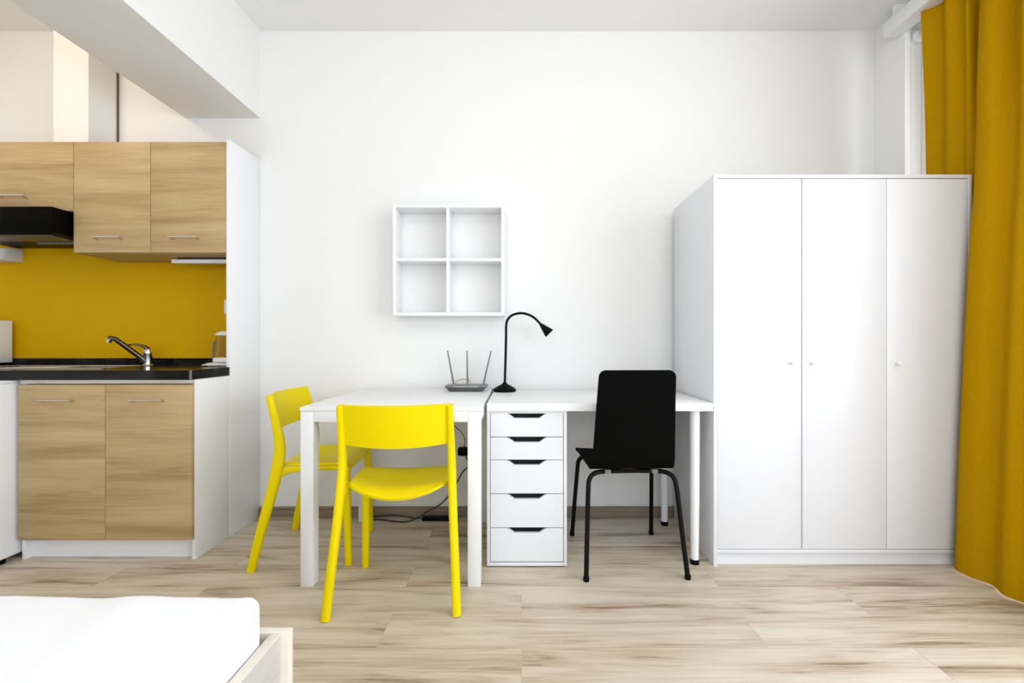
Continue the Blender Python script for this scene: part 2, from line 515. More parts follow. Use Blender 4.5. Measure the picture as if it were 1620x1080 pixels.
upper(-2.919, -2.319, 1.684, ZT, 'short wide oak upper cabinet above the black hood', -2.62)
upper(-2.319, -1.920, ZU, ZT, 'oak upper cabinet between the hood and the end cabinet', -2.13)
upper(-1.920, -1.529, ZU, ZT, 'oak upper cabinet against the tall white end panel', -1.735)

# extractor hood under the short cabinet
t = thing('extractor_hood', 'black extractor hood under the short oak cabinet', 'hood', (-2.62, 2.5, 1.545))
bm = BM()
add_prism(bm, [(2.346, 1.683), (2.346, 1.612), (2.372, 1.556), (2.711, 1.546), (2.711, 1.683)], 'x', -2.905, -2.340, 0.003)
obj('body', bm, M['hood'], t)
obj('control_strip', box(-2.62, -2.38, 2.545, 2.560, 1.538, 1.5495, 0.001), M['grey'], t)
obj('grease_filter', box(-2.86, -2.39, 2.395, 2.53, 1.547, 1.5535, 0.001), M['dgrey'], t)
bm = add_prism(BM(), [(2.458, 1.683), (2.458, 1.552), (2.711, 1.546), (2.711, 1.683)], 'x', -2.339, -2.3205, 0.001)
obj('side_filler', bm, M['hood'], t)

o = obj('vent_box', add_prism(BM(), [(2.7125, 1.464), (2.7125, 1.541), (2.64, 1.535), (2.60, 1.468), (2.60, 1.464)], 'x', -3.30, -2.868, 0.003), M['grey'], origin=(-3.1, 2.66, 1.464))
o.data.materials[0] = plain('pale_grey_plastic', (0.68, 0.68, 0.66), 0.4)
tag(o, 'pale grey wedge box on the yellow wall below the hood', 'box')

# tall white end panel
o = obj('end_panel', box(-1.528, -1.510, YU, YW - 0.001, 0.0, 2.055, 0.001), M['white'], origin=(-1.519, 2.58, 0))
tag(o, 'tall white side panel closing off the end of the kitchenette', 'panel')

# yellow splash panel
bm = BM()
add_prism(bm, [(-3.45, 0.915), (-1.529, 0.915), (-1.529, ZU - 0.001), (-2.3195, ZU - 0.001), (-2.3195, 1.68), (-3.45, 1.68)], 'y', YW - 0.007, YW - 0.0005)
o = obj('backsplash', bm, M['mustard'], origin=(-2.5, 2.715, 0.915))
tag(o, 'glossy mustard yellow backsplash panel above the dark worktop', 'backsplash')

# under-cabinet strip light
t = thing('strip_light', 'slim white strip light under the end upper cabinet', 'lamp', (-1.72, 2.58, 1.44))
obj('housing', box(-1.905, -1.545, 2.560, 2.600, 1.437, 1.458, 0.003), M['whitem'], t)
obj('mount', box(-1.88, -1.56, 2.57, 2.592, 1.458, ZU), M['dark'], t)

# sink base cabinet
cx0, cx1 = -2.315, -1.512
t = thing('sink_cabinet', 'low oak two-door cabinet with white sides under the sink', 'cabinet', ((cx0 + cx1) / 2, 2.4, 0))
for s, (a, b, y1) in enumerate(((cx0, cx0 + 0.016, 2.70), (cx1 - 0.016, cx1, 2.4365))):
    bm = add_prism(BM(), [(YLW, 0), (y1, 0), (y1, 0.834), (YLW + 0.0, 0.834)], 'x', a, b, 0.0006)
    obj('side_panel', bm, M['white'], t)
bm = BM()
add_box(bm, cx0 + 0.016, cx1 - 0.018, YLW + 0.03, 2.70, 0.105, 0.121)
add_box(bm, cx0 + 0.016, cx1 - 0.018, 2.69, 2.70, 0.121, 0.834)
add_box(bm, -1.546, -1.530, 2.437, 2.69, 0.121, 0.834)
obj('body', bm, M['white'], t)
obj('plinth', box(cx0 + 0.0165, cx1 - 0.0165, YLW + 0.030, YLW + 0.046, 0.0, 0.1045), M['white'], t)
obj('top_rail', box(cx0 + 0.012, cx1 - 0.002, YLW - 0.020, YLW - 0.0005, 0.815, 0.834, 0.001), M['nickel'], t)['label'] = 'metal strip under the worktop'
xm = -1.9135
for a, b, hx in ((cx0 + 0.001, xm - 0.0012, -2.125), (xm + 0.0012, cx1 - 0.003, -1.713)):
    d = obj('door', box(a, b, YLW - 0.019, YLW - 0.0008, 0.097, 0.811, 0.0012), M['oak'], t)
    bar_handle(d, hx, YLW - 0.019, 0.742, 0.155)

# under-counter fridge, its side seen past the sink cabinet
t = thing('fridge', 'white under-counter fridge beside the low oak cabinet', 'fridge', (-2.62, 2.4, 0))
obj('body', box(-2.915, -2.335, 2.105, 2.66, 0.028, 0.818, 0.004), M['whitem'], t)
obj('door', box(-2.915, -2.335, 2.030, 2.088, 0.045, 0.806, 0.010), M['whitem'], t)
obj('door_seal', box(-2.905, -2.345, 2.088, 2.105, 0.055, 0.80), M['dark'], t)
obj('top_cover', box(-2.918, -2.332, 2.070, 2.66, 0.818, 0.832, 0.005), M['whitem'], t)
for x in (-2.88, -2.37):
    for y in (2.14, 2.62):
        obj('foot', add_lathe(BM(), [(0.018, 0.0), (0.018, 0.028)], (x, y, 0), 16), M['rubber'], t)

# worktop with its cut-out
sx0, sx1, sy0, sy1 = -2.74, -2.02, 2.26, 2.555
t = thing('worktop', 'glossy near-black worktop with back upstand over cabinet and fridge', 'worktop', (-2.5, 2.4, 0.836))
ZW0, ZW1 = 0.836, 0.878
bm = BM()
fr = 2.150
add_prism(bm, [(-3.49, fr), (sx0, fr), (sx0, 2.719), (-3.49, 2.719)], 'z', ZW0, ZW1)
add_prism(bm, [(sx0, fr), (sx1, fr), (sx1, sy0), (sx0, sy0)], 'z', ZW0, ZW1)
add_prism(bm, [(sx0, sy1), (sx1, sy1), (sx1, 2.719), (sx0, 2.719)], 'z', ZW0, ZW1)
add_prism(bm, [(sx1, fr), (-1.524, fr), (-1.514, fr + 0.004), (-1.510, fr + 0.014), (-1.510, 2.4355), (-1.5295, 2.4365), (-1.5295, 2.719), (sx1, 2.719)], 'z', ZW0, ZW1)
bmesh.ops.remove_doubles(bm, verts=bm.verts, dist=1e-5)
obj('slab', bm, M['stone'], t)
obj('upstand', add_prism(BM(), [(2.7125, ZW1), (2.7125, 0.914), (2.698, 0.914), (2.690, 0.906), (2.690, ZW1)], 'x', -3.48, -1.5295), M['stone'], t)
obj('corner_trim', add_tube(BM(), [(-1.5135, fr + 0.0045, ZW0), (-1.5135, fr + 0.0045, ZW1)], 0.0045, n=12), M['grey'], t)

# inset sink with drainer
t = thing('sink', 'stainless steel inset sink with drainer in the dark worktop', 'sink', (-2.42, 2.42, ZW1))
bm = BM(); zr = ZW1 + 0.003
add_box(bm, sx0 - 0.015, sx1 + 0.015, sy0 - 0.015, sy0 + 0.02, ZW1, zr + 0.001, 0.001)
add_box(bm, sx0 - 0.015, sx1 + 0.015, sy1 - 0.02, sy1 + 0.015, ZW1, zr + 0.001, 0.001)
add_box(bm, sx0 - 0.015, sx0 + 0.02, sy0 + 0.02, sy1 - 0.02, ZW1, zr + 0.001, 0.001)
add_box(bm, sx1 - 0.02, sx1 + 0.015, sy0 + 0.02, sy1 - 0.02, ZW1, zr + 0.001, 0.001)
obj('rim', bm, M['steel'], t)
bm = BM()
add_box(bm, sx0 + 0.02, -2.292, sy0 + 0.02, sy1 - 0.02, ZW1 - 0.006, ZW1 - 0.004)
for k in range(7):
    y = sy0 + 0.06 + k * 0.033
    add_box(bm, sx0 + 0.05, -2.32, y, y + 0.006, ZW1 - 0.004, ZW1 - 0.001, 0.001)
obj('drainer', bm, M['steel'], t)
bm = BM(); zb = ZW1 - 0.15
add_box(bm, -2.29, sx1 - 0.02, sy0 + 0.02, sy1 - 0.02, zb, zb + 0.002)
add_box(bm, -2.292, -2.29, sy0 + 0.02, sy1 - 0.02, zb, ZW1 + 0.002)
add_box(bm, sx1 - 0.022, sx1 - 0.02, sy0 + 0.02, sy1 - 0.02, zb, ZW1 + 0.002)
add_box(bm, -2.29, sx1 - 0.022, sy0 + 0.02, sy0 + 0.022, zb, ZW1 + 0.002)
add_box(bm, -2.29, sx1 - 0.022, sy1 - 0.022, sy1 - 0.02, zb, ZW1 + 0.002)
obj('bowl', bm, M['steel'], t)

# mixer tap
fx, fy = -2.066, 2.605
t = thing('tap', 'chrome single-lever mixer tap by the sink', 'tap', (fx, fy, ZW1))
obj('base', add_lathe(BM(), [(0.026, 0), (0.026, 0.004), (0.021, 0.008), (0.020, 0.060), (0.022, 0.066), (0.021, 0.080), (0.016, 0.090), (0.0, 0.094)], (fx, fy, ZW1), 28), M['chrome'], t)
bm = BM()
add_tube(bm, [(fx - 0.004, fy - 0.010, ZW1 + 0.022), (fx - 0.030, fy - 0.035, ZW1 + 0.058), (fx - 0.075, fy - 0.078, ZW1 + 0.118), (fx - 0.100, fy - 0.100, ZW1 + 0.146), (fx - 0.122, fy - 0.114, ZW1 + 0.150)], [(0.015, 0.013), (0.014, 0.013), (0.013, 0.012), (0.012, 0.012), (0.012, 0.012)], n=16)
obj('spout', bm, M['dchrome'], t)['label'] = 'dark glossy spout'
obj('aerator', add_lathe(BM(), [(0.0125, 0), (0.0125, 0.016), (0.011, 0.018)], (fx - 0.118, fy - 0.113, ZW1 + 0.128), 20, Matrix.Rotation(math.radians(18), 4, 'Y')), M['chrome'], t)
bm = BM()
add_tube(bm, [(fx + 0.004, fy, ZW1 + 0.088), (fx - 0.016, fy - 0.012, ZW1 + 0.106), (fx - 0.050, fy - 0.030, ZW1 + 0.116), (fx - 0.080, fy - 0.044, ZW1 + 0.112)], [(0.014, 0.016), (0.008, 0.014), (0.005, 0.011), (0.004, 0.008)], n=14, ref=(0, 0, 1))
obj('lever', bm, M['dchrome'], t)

# microwave, only its side in view
t = thing('microwave', 'white box-shaped microwave on the worktop at the picture edge', 'microwave', (-3.12, 2.52, ZW1))
obj('body', box(-3.36, -2.905, 2.36, 2.69, 0.891, 1.130, 0.006), M['whitem'], t)
obj('door', box(-3.36, -2.905, 2.335, 2.359, 0.893, 1.128, 0.004), M['whitem'], t)
obj('door_window', box(-3.33, -3.04, 2.333, 2.336, 0.92, 1.10, 0.001), M['hood'], t)
for x in (-3.32, -2.95):
    for y in (2.39, 2.66):
        obj('foot', add_lathe(BM(), [(0.013, 0.0), (0.013, 0.0135)], (x, y, ZW1), 14), M['rubber'], t)

# kettle
kx, ky = -1.606, 2.58
zk = ZW1 + 0.0215
t = thing('kettle', 'glass kettle with white lid and base beside the end panel', 'kettle', (kx, ky, zk))
obj('base', add_lathe(BM(), [(0.070, 0), (0.073, 0.004), (0.073, 0.016), (0.068, 0.021), (0.066, 0.024)], (kx, ky, zk), 36), M['whitef'], t)
bm = add_lathe(BM(), [(0.0655, 0.0245), (0.066, 0.03), (0.063, 0.10), (0.056, 0.143), (0.054, 0.143), (0.061, 0.10), (0.064, 0.032), (0.0, 0.030)], (kx, ky, zk), 36, caps=False)
obj('jug', bm, M['kglass'], t)
obj('lid', add_lathe(BM(), [(0.062, 0.1435), (0.064, 0.148), (0.052, 0.160), (0.030, 0.167), (0.0, 0.169)], (kx, ky, zk), 36), M['whitef'], t)
obj('handle', add_tube(BM(), [(kx - 0.060, ky - 0.014, zk + 0.112), (kx - 0.068, ky - 0.018, zk + 0.108), (kx - 0.071, ky - 0.018, zk + 0.075), (kx - 0.0735, ky - 0.016, zk + 0.035), (kx - 0.070, ky - 0.014, zk + 0.021)], (0.0045), n=12), M['grey'], t)
bm = BM()
gr = []
for i in range(9):
    row = []
    for j in range(9):
        x = kx - 0.088 + 0.158 * i / 8; y = ky - 0.088 + 0.176 * j / 8
        ed = max(abs(i - 4), abs(j - 4)) / 4
        row.append((x, y, ZW1 + 0.0185 - (0.012 * max(0, ed - 0.7) / 0.3 if ed > 0.7 else 0) + 0.002 * math.sin(3 * i + j) * (ed > 0.8)))
    gr.append(row)
add_sheet(bm, gr, 0.003)
add_box(bm, kx - 0.070, kx + 0.068, ky - 0.07, ky + 0.07, ZW1, ZW1 + 0.017, 0.004)
o = obj('folded_cloth', bm, M['paper'], origin=(kx, ky, ZW1))
tag(o, 'folded white cloth under the kettle', 'cloth')

# socket on the splash panel, half behind the end panel
t = thing('wall_socket', 'white wall socket on the yellow backsplash above the kettle', 'socket', (-1.66, 2.713, 1.20))
obj('plate', box(-1.708, -1.628, 2.703, 2.7128, 1.168, 1.250, 0.003), M['whitef'], t)
obj('insert', add_lathe(BM(), [(0.022, 0), (0.022, 0.002)], (-1.668, 2.7015, 1.209), 24, Matrix.Rotation(PI / 2, 4, 'X') @ Matrix.Scale(-1, 4, (0, 0, 1))), M['whitef'], t)


# ------------------------------------------------------------------ wall shelf
t = thing('wall_shelf', 'white square wall shelf with four open cubes', 'shelf', (-0.40, 2.65, 1.152))
x0, x1, z0, z1, yf, yb = -0.706, -0.0935, 1.152, 1.762, 2.580, YW - 0.0008
k = 0.018
bm = BM()
add_box(bm, x0, x0 + k, yf, yb, z0, z1, 0.0008); add_box(bm, x1 - k, x1, yf, yb, z0, z1, 0.0008)
add_box(bm, x0 + k, x1 - k, yf, yb, z0, z0 + k, 0.0008); add_box(bm, x0 + k, x1 - k, yf, yb, z1 - k, z1, 0.0008)
obj('frame', bm, M['whitef'], t)
obj('back_panel', box(x0 + k, x1 - k, yb - 0.004, yb, z0 + k, z1 - k), M['wall'], t)
xm = -0.4045
obj('divider', box(xm - 0.008, xm + 0.008, yf + 0.001, yb - 0.004, z0 + k, z1 - k, 0.0006), M['whitef'], t)
zm = 1.459
for a, b in ((x0 + k, xm - 0.008), (xm + 0.008, x1 - k)):
    obj('shelf_board', box(a, b, yf + 0.001, yb - 0.004, zm - 0.008, zm + 0.008, 0.0006), M['whitef'], t)


# ------------------------------------------------------------------ square table
tx0, tx1, ty0, ty1 = -0.912, -0.166, 1.935, 2.683
t = thing('dining_table', 'square white table with straight legs between the yellow chairs', 'table', ((tx0 + tx1) / 2, (ty0 + ty1) / 2, 0))
obj('tabletop', box(tx0, tx1, ty0, ty1, 0.722, 0.740, 0.002), M['whitef'], t)
lw = 0.056
bm = BM()
e = 0.002
for (a, b, c, d) in ((tx0 + lw, tx1 - lw, ty0 + e, ty0 + 0.022), (tx0 + lw, tx1 - lw, ty1 - 0.022, ty1 - e),
                     (tx0 + e, tx0 + 0.022, ty0 + lw, ty1 - lw), (tx1 - 0.022, tx1 - e, ty0 + lw, ty1 - lw)):
    add_box(bm, a, b, c, d, 0.678, 0.7218, 0.0015)
obj('apron', bm, M['whitem'], t)
for a in (tx0 + e, tx1 - lw - e + 0.002):
    for c in (ty0 + e, ty1 - lw - e + 0.002):
        obj('leg', box(a, a + lw - 0.002, c, c + lw - 0.002, 0.0, 0.7215, 0.003), M['whitem'], t)


# ------------------------------------------------------------------ desk: top, drawer unit, two round legs
dx0, dx1, dy0, dy1 = -0.154, 0.851, 2.090, 2.690
t = thing('desk', 'long white desk with round white legs against the wardrobe', 'desk', (0.35, 2.39, 0))
obj('desktop', box(dx0, dx1, dy0, dy1, 0.7005, 0.735, 0.0015), M['whitef'], t)
for y in (2.143, 2.596):
    l = obj('leg', add_lathe(BM(), [(0.0175, 0.022), (0.0205, 0.30), (0.0225, 0.66), (0.0225, 0.6995)], (0.788, y, 0), 28), M['whitem'], t)
    obj('foot', add_lathe(BM(), [(0.019, 0.0), (0.0195, 0.022)], (0.788, y, 0), 28), M['rubber'], l)
    obj('mounting_plate', add_lathe(BM(), [(0.040, 0.6965), (0.040, 0.7003)], (0.788, y, 0), 28), M['whitem'], l)

ax0, ax1, ay0, ay1 = -0.155, 0.203, 2.106, 2.680
t = thing('drawer_unit', 'white five-drawer unit standing under the desk top', 'drawer unit', ((ax0 + ax1) / 2, 2.39, 0))
bm = BM(); k = 0.014
add_box(bm, ax0, ax0 + k, ay0, ay1, 0.006, 0.700, 0.001); add_box(bm, ax1 - k, ax1, ay0, ay1, 0.006, 0.700, 0.001)
add_box(bm, ax0 + k, ax1 - k, ay0, ay1, 0.006, 0.020, 0.001); add_box(bm, ax0 + k, ax1 - k, ay0, ay1, 0.688, 0.700, 0.001)
add_box(bm, ax0 + k, ax1 - k, ay1 - 0.008, ay1, 0.020, 0.688)
obj('carcass', bm, M['whitew'], t)
obj('base_frame', box(ax0 + 0.01, ax1 - 0.01, ay0 + 0.01, ay1 - 0.01, 0.0, 0.006), M['dark'], t)
cxm = (ax0 + ax1) / 2
SC = 353.0
edges = [(653.4, 690.2), (691.4, 726.4), (727.4, 779.8), (781.0, 833.4), (834.6, 887.0)]
for (ya, yb_) in edges:
    zt = EYE - (ya - 541) / SC; zb = EYE - (yb_ - 541) / SC
    a, b = ax0 + k + 0.0025, ax1 - k - 0.0025
    c = [(a, zb), (b, zb), (b, zt), (cxm + 0.092, zt), (cxm + 0.080, zt - 0.004), (cxm + 0.055, zt - 0.0215), (cxm - 0.055, zt - 0.0215), (cxm - 0.080, zt - 0.004), (cxm - 0.092, zt), (a, zt)]
    d = obj('drawer', add_prism(BM(), c, 'y', ay0 + 0.001, ay0 + 0.019), M['whitew'], t)
    bm = BM()
    add_box(bm, a + 0.008, b - 0.008, ay0 + 0.060, ay1 - 0.06, zb + 0.006, zb + 0.012)
    add_box(bm, a + 0.008, a + 0.016, ay0 + 0.0195, ay1 - 0.06, zb + 0.012, zt - 0.030)
    add_box(bm, b - 0.016, b - 0.008, ay0 + 0.0195, ay1 - 0.06, zb + 0.012, zt - 0.030)
    add_box(bm, a + 0.016, b - 0.016, ay0 + 0.060, ay0 + 0.066, zb + 0.012, zt - 0.004)
    obj('drawer_box', bm, M['dark'], d)


# ------------------------------------------------------------------ wardrobe
gx0, gx1, gy0, gy1 = 0.864, 2.025, 2.116, 2.666
t = thing('wardrobe', 'white three-door wardrobe with small knobs by the curtain', 'wardrobe', ((gx0 + gx1) / 2, 2.39, 0))
bm = BM(); k = 0.016
add_box(bm, gx0, gx0 + k, gy0, gy1, 0.0, 1.760, 0.0008); add_box(bm, gx1 - k, gx1, gy0, gy1, 0.0, 1.760, 0.0008)
add_box(bm, gx0 + k, gx1 - k, gy0, gy1, 1.744, 1.760, 0.0008)
add_box(bm, gx0 + k, gx1 - k, gy0 + 0.003, gy1, 0.058, 0.074, 0.0008)
add_box(bm, gx0 + k, gx1 - k, gy1 - 0.005, gy1 - 0.001, 0.074, 1.744)
obj('carcass', bm, M['whitew'], t)
obj('plinth', box(gx0 + k, gx1 - k, gy0 + 0.022, gy0 + 0.036, 0.0, 0.058), M['whitew'], t)
ds = [gx0 + k + 0.0005, 1.2605, 1.6415, gx1 - k - 0.002]
knobs = (1.213, 1.304, 1.685)
for i in range(3):
    a = ds[i] + (0.0025 if i == 1 else 0.001); b = ds[i + 1] - (0.0025 if i == 0 else 0.001)
    d = obj('door', box(a, b, gy0 + 0.001, gy0 + 0.017, 0.0775, 1.7405, 0.001), M['whitew'], t)
    q = obj('knob', add_lathe(BM(), [(0.005, -0.0005), (0.005, 0.010), (0.0095, 0.016), (0.0105, 0.021), (0.008, 0.025), (0, 0.026)], (knobs[i], gy0 + 0.001, 0.9125), 20, Matrix.Rotation(PI / 2, 4, 'X')), M['whitem'], d)


# ------------------------------------------------------------------ desk lamp
ly = 2.60
def PX(px, py, d): return (((px - 825) * d / 745), d, EYE - (py - 541) * d / 745)
t = thing('desk_lamp', 'black gooseneck desk lamp with cone shade on the white desk', 'lamp', (-0.0925, ly, 0.735))
obj('base', add_lathe(BM(), [(0.060, 0.0), (0.062, 0.003), (0.062, 0.013), (0.056, 0.019), (0.014, 0.042), (0.010, 0.050), (0.0, 0.051)], (-0.0925, ly, 0.735), 36), M['blackp'], t)
path = [(798.6, 606), (800.0, 560), (800.6, 530), (801.0, 513), (803.8, 504.6), (810.5, 498.4), (822.8, 495.2), (835, 497.2), (846, 503.2), (856, 513.6)]
obj('stem', add_tube(BM(), [PX(a, b, ly) for a, b in path], 0.0068, n=14, ref=(0, 1, 0)), M['blackp'], t)
A = Vector(PX(855.2, 512.7, ly)); B = Vector(PX(869.2, 527.2, ly)); dv = (B - A); Lc = dv.length
rot = dv.to_track_quat('Z', 'Y').to_matrix().to_4x4()
obj('lamp_shade', add_lathe(BM(), [(0.0068, -0.002), (0.0115, 0.010), (0.0295, Lc), (0.027, Lc), (0.010, 0.02), (0.0, 0.018)], tuple(A), 28, rot), M['blackp'], t)
obj('bulb', add_lathe(BM(), [(0.0, 0.020), (0.012, 0.030), (0.012, Lc - 0.012), (0.0, Lc - 0.006)], tuple(A), 20, rot), M['whitef'], t)
obj('cord', add_tube(BM(), [(-0.150, 2.602, 0.742), (-0.156, 2.598, 0.743), (-0.160, 2.590, 0.736), (-0.160, 2.590, 0.60), (-0.160, 2.62, 0.36)], 0.0028, n=8), M['dcable'], t)

# ------------------------------------------------------------------ router
rx, ry, rz = -0.300, 2.585, 0.740
t = thing('router', 'grey wireless router with three antennas on the white table', 'router', (rx, ry, rz))
bm = BM()
pr = [(-0.088, 0.0), (0.088, 0.0), (0.108, 0.020), (-0.108, 0.020)]
add_prism(bm, [(rx + a, rz + b) for a, b in pr], 'y', ry - 0.045, ry + 0.045, 0.004)
obj('lower_case', bm, M['dgrey'], t)
bm = add_box(BM(), rx - 0.113, rx + 0.113, ry - 0.055, ry + 0.060, rz + 0.020, rz + 0.034, 0.006, 3)
obj('upper_case', bm, M['grey'], t)
obj('led_strip', box(rx - 0.07, rx + 0.07, ry - 0.0556, ry - 0.0545, rz + 0.026, rz + 0.0285), M['nickel'], t)
for bx, bd, tx in ((718, 2.64, 708.3), (739.8, 2.64, 738.8), (764.5, 2.64, 776.5)):
    p0 = PX(bx, 604, bd); p1 = PX(tx, 556.3, bd)
    p0 = (p0[0], bd, rz + 0.027)
    v = Vector(p1) - Vector(p0)
    obj('antenna', add_tube(BM(), [p0, tuple(Vector(p0) + v * 0.2), tuple(Vector(p0) + v * 0.97), p1], [(0.0070, 0.0055), (0.0066, 0.005), (0.0042, 0.0035), (0.0036, 0.003)], n=10, ref=(0, 1, 0)), M['grey'], t)
o = obj('network_cable', add_tube(BM(), [(-0.372, 2.652, 0.762), (-0.368, 2.668, 0.785), (-0.330, 2.675, 0.797), (-0.295, 2.672, 0.788), (-0.285, 2.662, 0.765)], 0.0028, n=8), M['ycable'], origin=(-0.33, 2.66, 0.75))
tag(o, 'thin yellowish cable looping behind the router', 'cable')

# ------------------------------------------------------------------ power leads under the table
t = thing('wall_socket', 'white wall socket with a black plug under the white table', 'socket', (-0.345, 2.72, 0.385))
obj('plate', box(-0.395, -0.285, YW - 0.010, YW - 0.0005, 0.345, 0.428, 0.003), M['wall'], t)
obj('insert', box(-0.385, -0.295, YW - 0.013, YW - 0.010, 0.355, 0.418, 0.002), M['wall'], t)
t = thing('power_plug', 'black plug in the wall socket under the white table, its cord curving to the floor', 'plug', (-0.33, 2.68, 0.385))
obj('body', add_box(BM(), -0.362, -0.302, YW - 0.062, YW - 0.013, 0.362, 0.408, 0.010, 3), M['blackp'], t)
yc = 2.66
obj('cord', add_tube(BM(), [(-0.318, yc + 0.005, 0.372), (-0.300, yc, 0.310), (-0.335, yc, 0.270), (-0.388, yc - 0.005, 0.175), (-0.45, yc - 0.01, 0.100), (-0.53, yc - 0.015, 0.055), (-0.60, yc - 0.02, 0.014), (-0.66, yc - 0.03, 0.004), (-0.72, yc - 0.02, 0.004), (-0.79, yc, 0.004), (-0.90, yc + 0.01, 0.004)], 0.0038, n=8, sub=8), M['dcable'], t)
o = obj('hanging_cable', add_tube(BM(), [(-0.395, yc + 0.005, 0.548), (-0.345, yc + 0.01, 0.500), (-0.320, yc + 0.012, 0.455), (-0.323, yc + 0.008, 0.425), (-0.328, yc, 0.405)], 0.0022, n=8), M['dcable'], origin=(-0.33, 2.67, 0.4))
tag(o, 'thin dark cable hanging above the black plug under the table', 'cable')
t = thing('power_strip', 'black power strip on the floor along the baseboard', 'power strip', (-0.46, 2.66, 0))
obj('body', add_box(BM(), -0.56, -0.36, 2.645, 2.685, 0.0, 0.022, 0.006, 2), M['blackp'], t)
for i in range(3):
    obj('socket_hole', add_lathe(BM(), [(0.014, 0.0), (0.014, 0.0012)], (-0.525 + i * 0.06, 2.665, 0.0218), 18), M['dark'], t)
obj('cord', add_tube(BM(), [(-0.559, 2.665, 0.010), (-0.62, 2.667, 0.012), (-0.68, 2.675, 0.020), (-0.74, 2.678, 0.022), (-0.86, 2.682, 0.012)], 0.0036, n=8), M['dcable'], t)


# ------------------------------------------------------------------ yellow chair (faces +Y in its own frame)
def make_yellow(label, loc, rz):
    t = thing('dining_chair', label, 'chair', loc, rz, 'yellow plastic chairs at the square table')
    Y = M['yellow']
    for s in (-1, 1):
        bm = BM()
        add_tube(bm, [(s * 0.236, -0.203, 0.0), (s * 0.228, -0.170, 0.15), (s * 0.218, -0.128, 0.32), (s * 0.212, -0.100, 0.45), (s * 0.209, -0.092, 0.545), (s * 0.207, -0.108, 0.64), (s * 0.205, -0.140, 0.768)],
                 [(0.0165, 0.0175), (0.0165, 0.020), (0.0165, 0.023), (0.0165, 0.026), (0.0155, 0.024), (0.0140, 0.019), (0.0120, 0.0135)], n=18, sub=8, ref=(1, 0, 0), sup=2.6)
        obj('leg', bm, Y, t, local=True)
        bm = BM()
        add_tube(bm, [(s * 0.190, 0.190, 0.440), (s * 0.194, 0.197, 0.25), (s * 0.198, 0.205, 0.0)], [(0.0175, 0.0185), (0.0165, 0.0175), (0.0145, 0.0155)], n=18, sub=6, ref=(1, 0, 0), sup=2.6)
        obj('leg', bm, Y, t, local=True)
        bm = BM()
        add_tube(bm, [(s * 0.214, -0.112, 0.414), (s * 0.203, -0.075, 0.430), (s * 0.186, 0.0, 0.437), (s * 0.184, 0.10, 0.437), (s * 0.186, 0.190, 0.436)], [(0.013, 0.032), (0.012, 0.019), (0.010, 0.012), (0.010, 0.011), (0.011, 0.012)], n=14, ref=(1, 0, 0), sup=2.6)
        obj('side_rail', bm, Y, t, local=True)
    obj('front_rail', add_tube(BM(), [(-0.188, 0.188, 0.424), (0.188, 0.188, 0.424)], (0.012), n=12, ref=(0, 0, 1), sup=2.6), Y, t, local=True)
    # seat: sagging rear lip, gentle saddle
    gr = []
    NU, NV = 25, 21
    for i in range(NU):
        u = -1 + 2 * i / (NU - 1)
        row = []
        for j in range(NV):
            v = j / (NV - 1)                       # 0 rear .. 1 front
            c = 1 - u * u
            yr = -0.085 - 0.070 * c ** 0.8; yf = 0.196 + 0.016 * c
            y = yr + (yf - yr) * v
            half = 0.186 + 0.006 * math.sin(PI * v)
            z = 0.443 + 0.012 * abs(u) ** 2.2 - 0.012 * c * math.exp(-((v - 0.40) / 0.30) ** 2)
            z -= 0.026 * c * max(0, 1 - v / 0.22) ** 2
            z -= 0.012 * max(0, (v - 0.86) / 0.14) ** 2
            row.append((u * half, y, z))
        gr.append(row)
    obj('seat', add_sheet(BM(), gr, 0.011), Y, t, local=True, angle=50)
    # backrest: shallow curved panel let into the posts, bulging backwards
    gr = []
    for i in range(25):
        u = -1 + 2 * i / 24
        c = 1 - u * u
        row = []
        for j in range(11):
            v = j / 10
            z0_ = 0.617 - 0.012 * c; z1_ = 0.7705 - 0.001 * c
            z = z0_ + (z1_ - z0_) * v
            yp = -0.100 - (z - 0.617) * 0.24
            row.append((u * 0.203, yp + 0.004 - 0.046 * c, z))
        gr.append(row)
    obj('backrest', add_sheet(BM(), gr, 0.013), Y, t, local=True, angle=50)
    return t


make_yellow('yellow plastic chair seen from behind in front of the table', (-0.488, 1.922, 0), math.radians(4.0))
make_yellow('yellow plastic chair sideways between the kitchenette and the table', (-1.002, 2.318, 0), math.radians(-86.0))


# ------------------------------------------------------------------ black chair
t = thing('desk_chair', 'black chair with high plywood back on tube legs at the desk', 'chair', (0.481, 2.229, 0), math.radians(2.2))
prof = smooth_path([(0.215, 0.432), (0.205, 0.449), (0.175, 0.457), (0.05, 0.452), (-0.08, 0.447), (-0.135, 0.450), (-0.168, 0.468), (-0.182, 0.510), (-0.195, 0.60), (-0.217, 0.74), (-0.243, 0.888)], 5)
tot = [0.0]
P = prof
for i in range(1, len(P)):
    tot.append(tot[-1] + (Vector((P[i][0], P[i][1])) - Vector((P[i - 1][0], P[i - 1][1]))).length if False else tot[-1] + math.hypot(P[i][0] - P[i - 1][0], P[i][1] - P[i - 1][1]))
LT = tot[-1]
def at_len(s):
    s = min(max(s, 0), LT)
    for i in range(1, len(P)):
        if tot[i] >= s:
            f = (s - tot[i - 1]) / max(1e-9, tot[i] - tot[i - 1])
            return P[i - 1][0] * (1 - f) + P[i][0] * f, P[i - 1][1] * (1 - f) + P[i][1] * f
    return P[-1][0], P[-1][1]
def half_w(s):
    f = s / LT
    if f < 0.42: return 0.196 - 0.012 * (f / 0.42)
    return 0.184 - 0.021 * ((f - 0.42) / 0.58)
gr = []
NS, NX = 70, 19
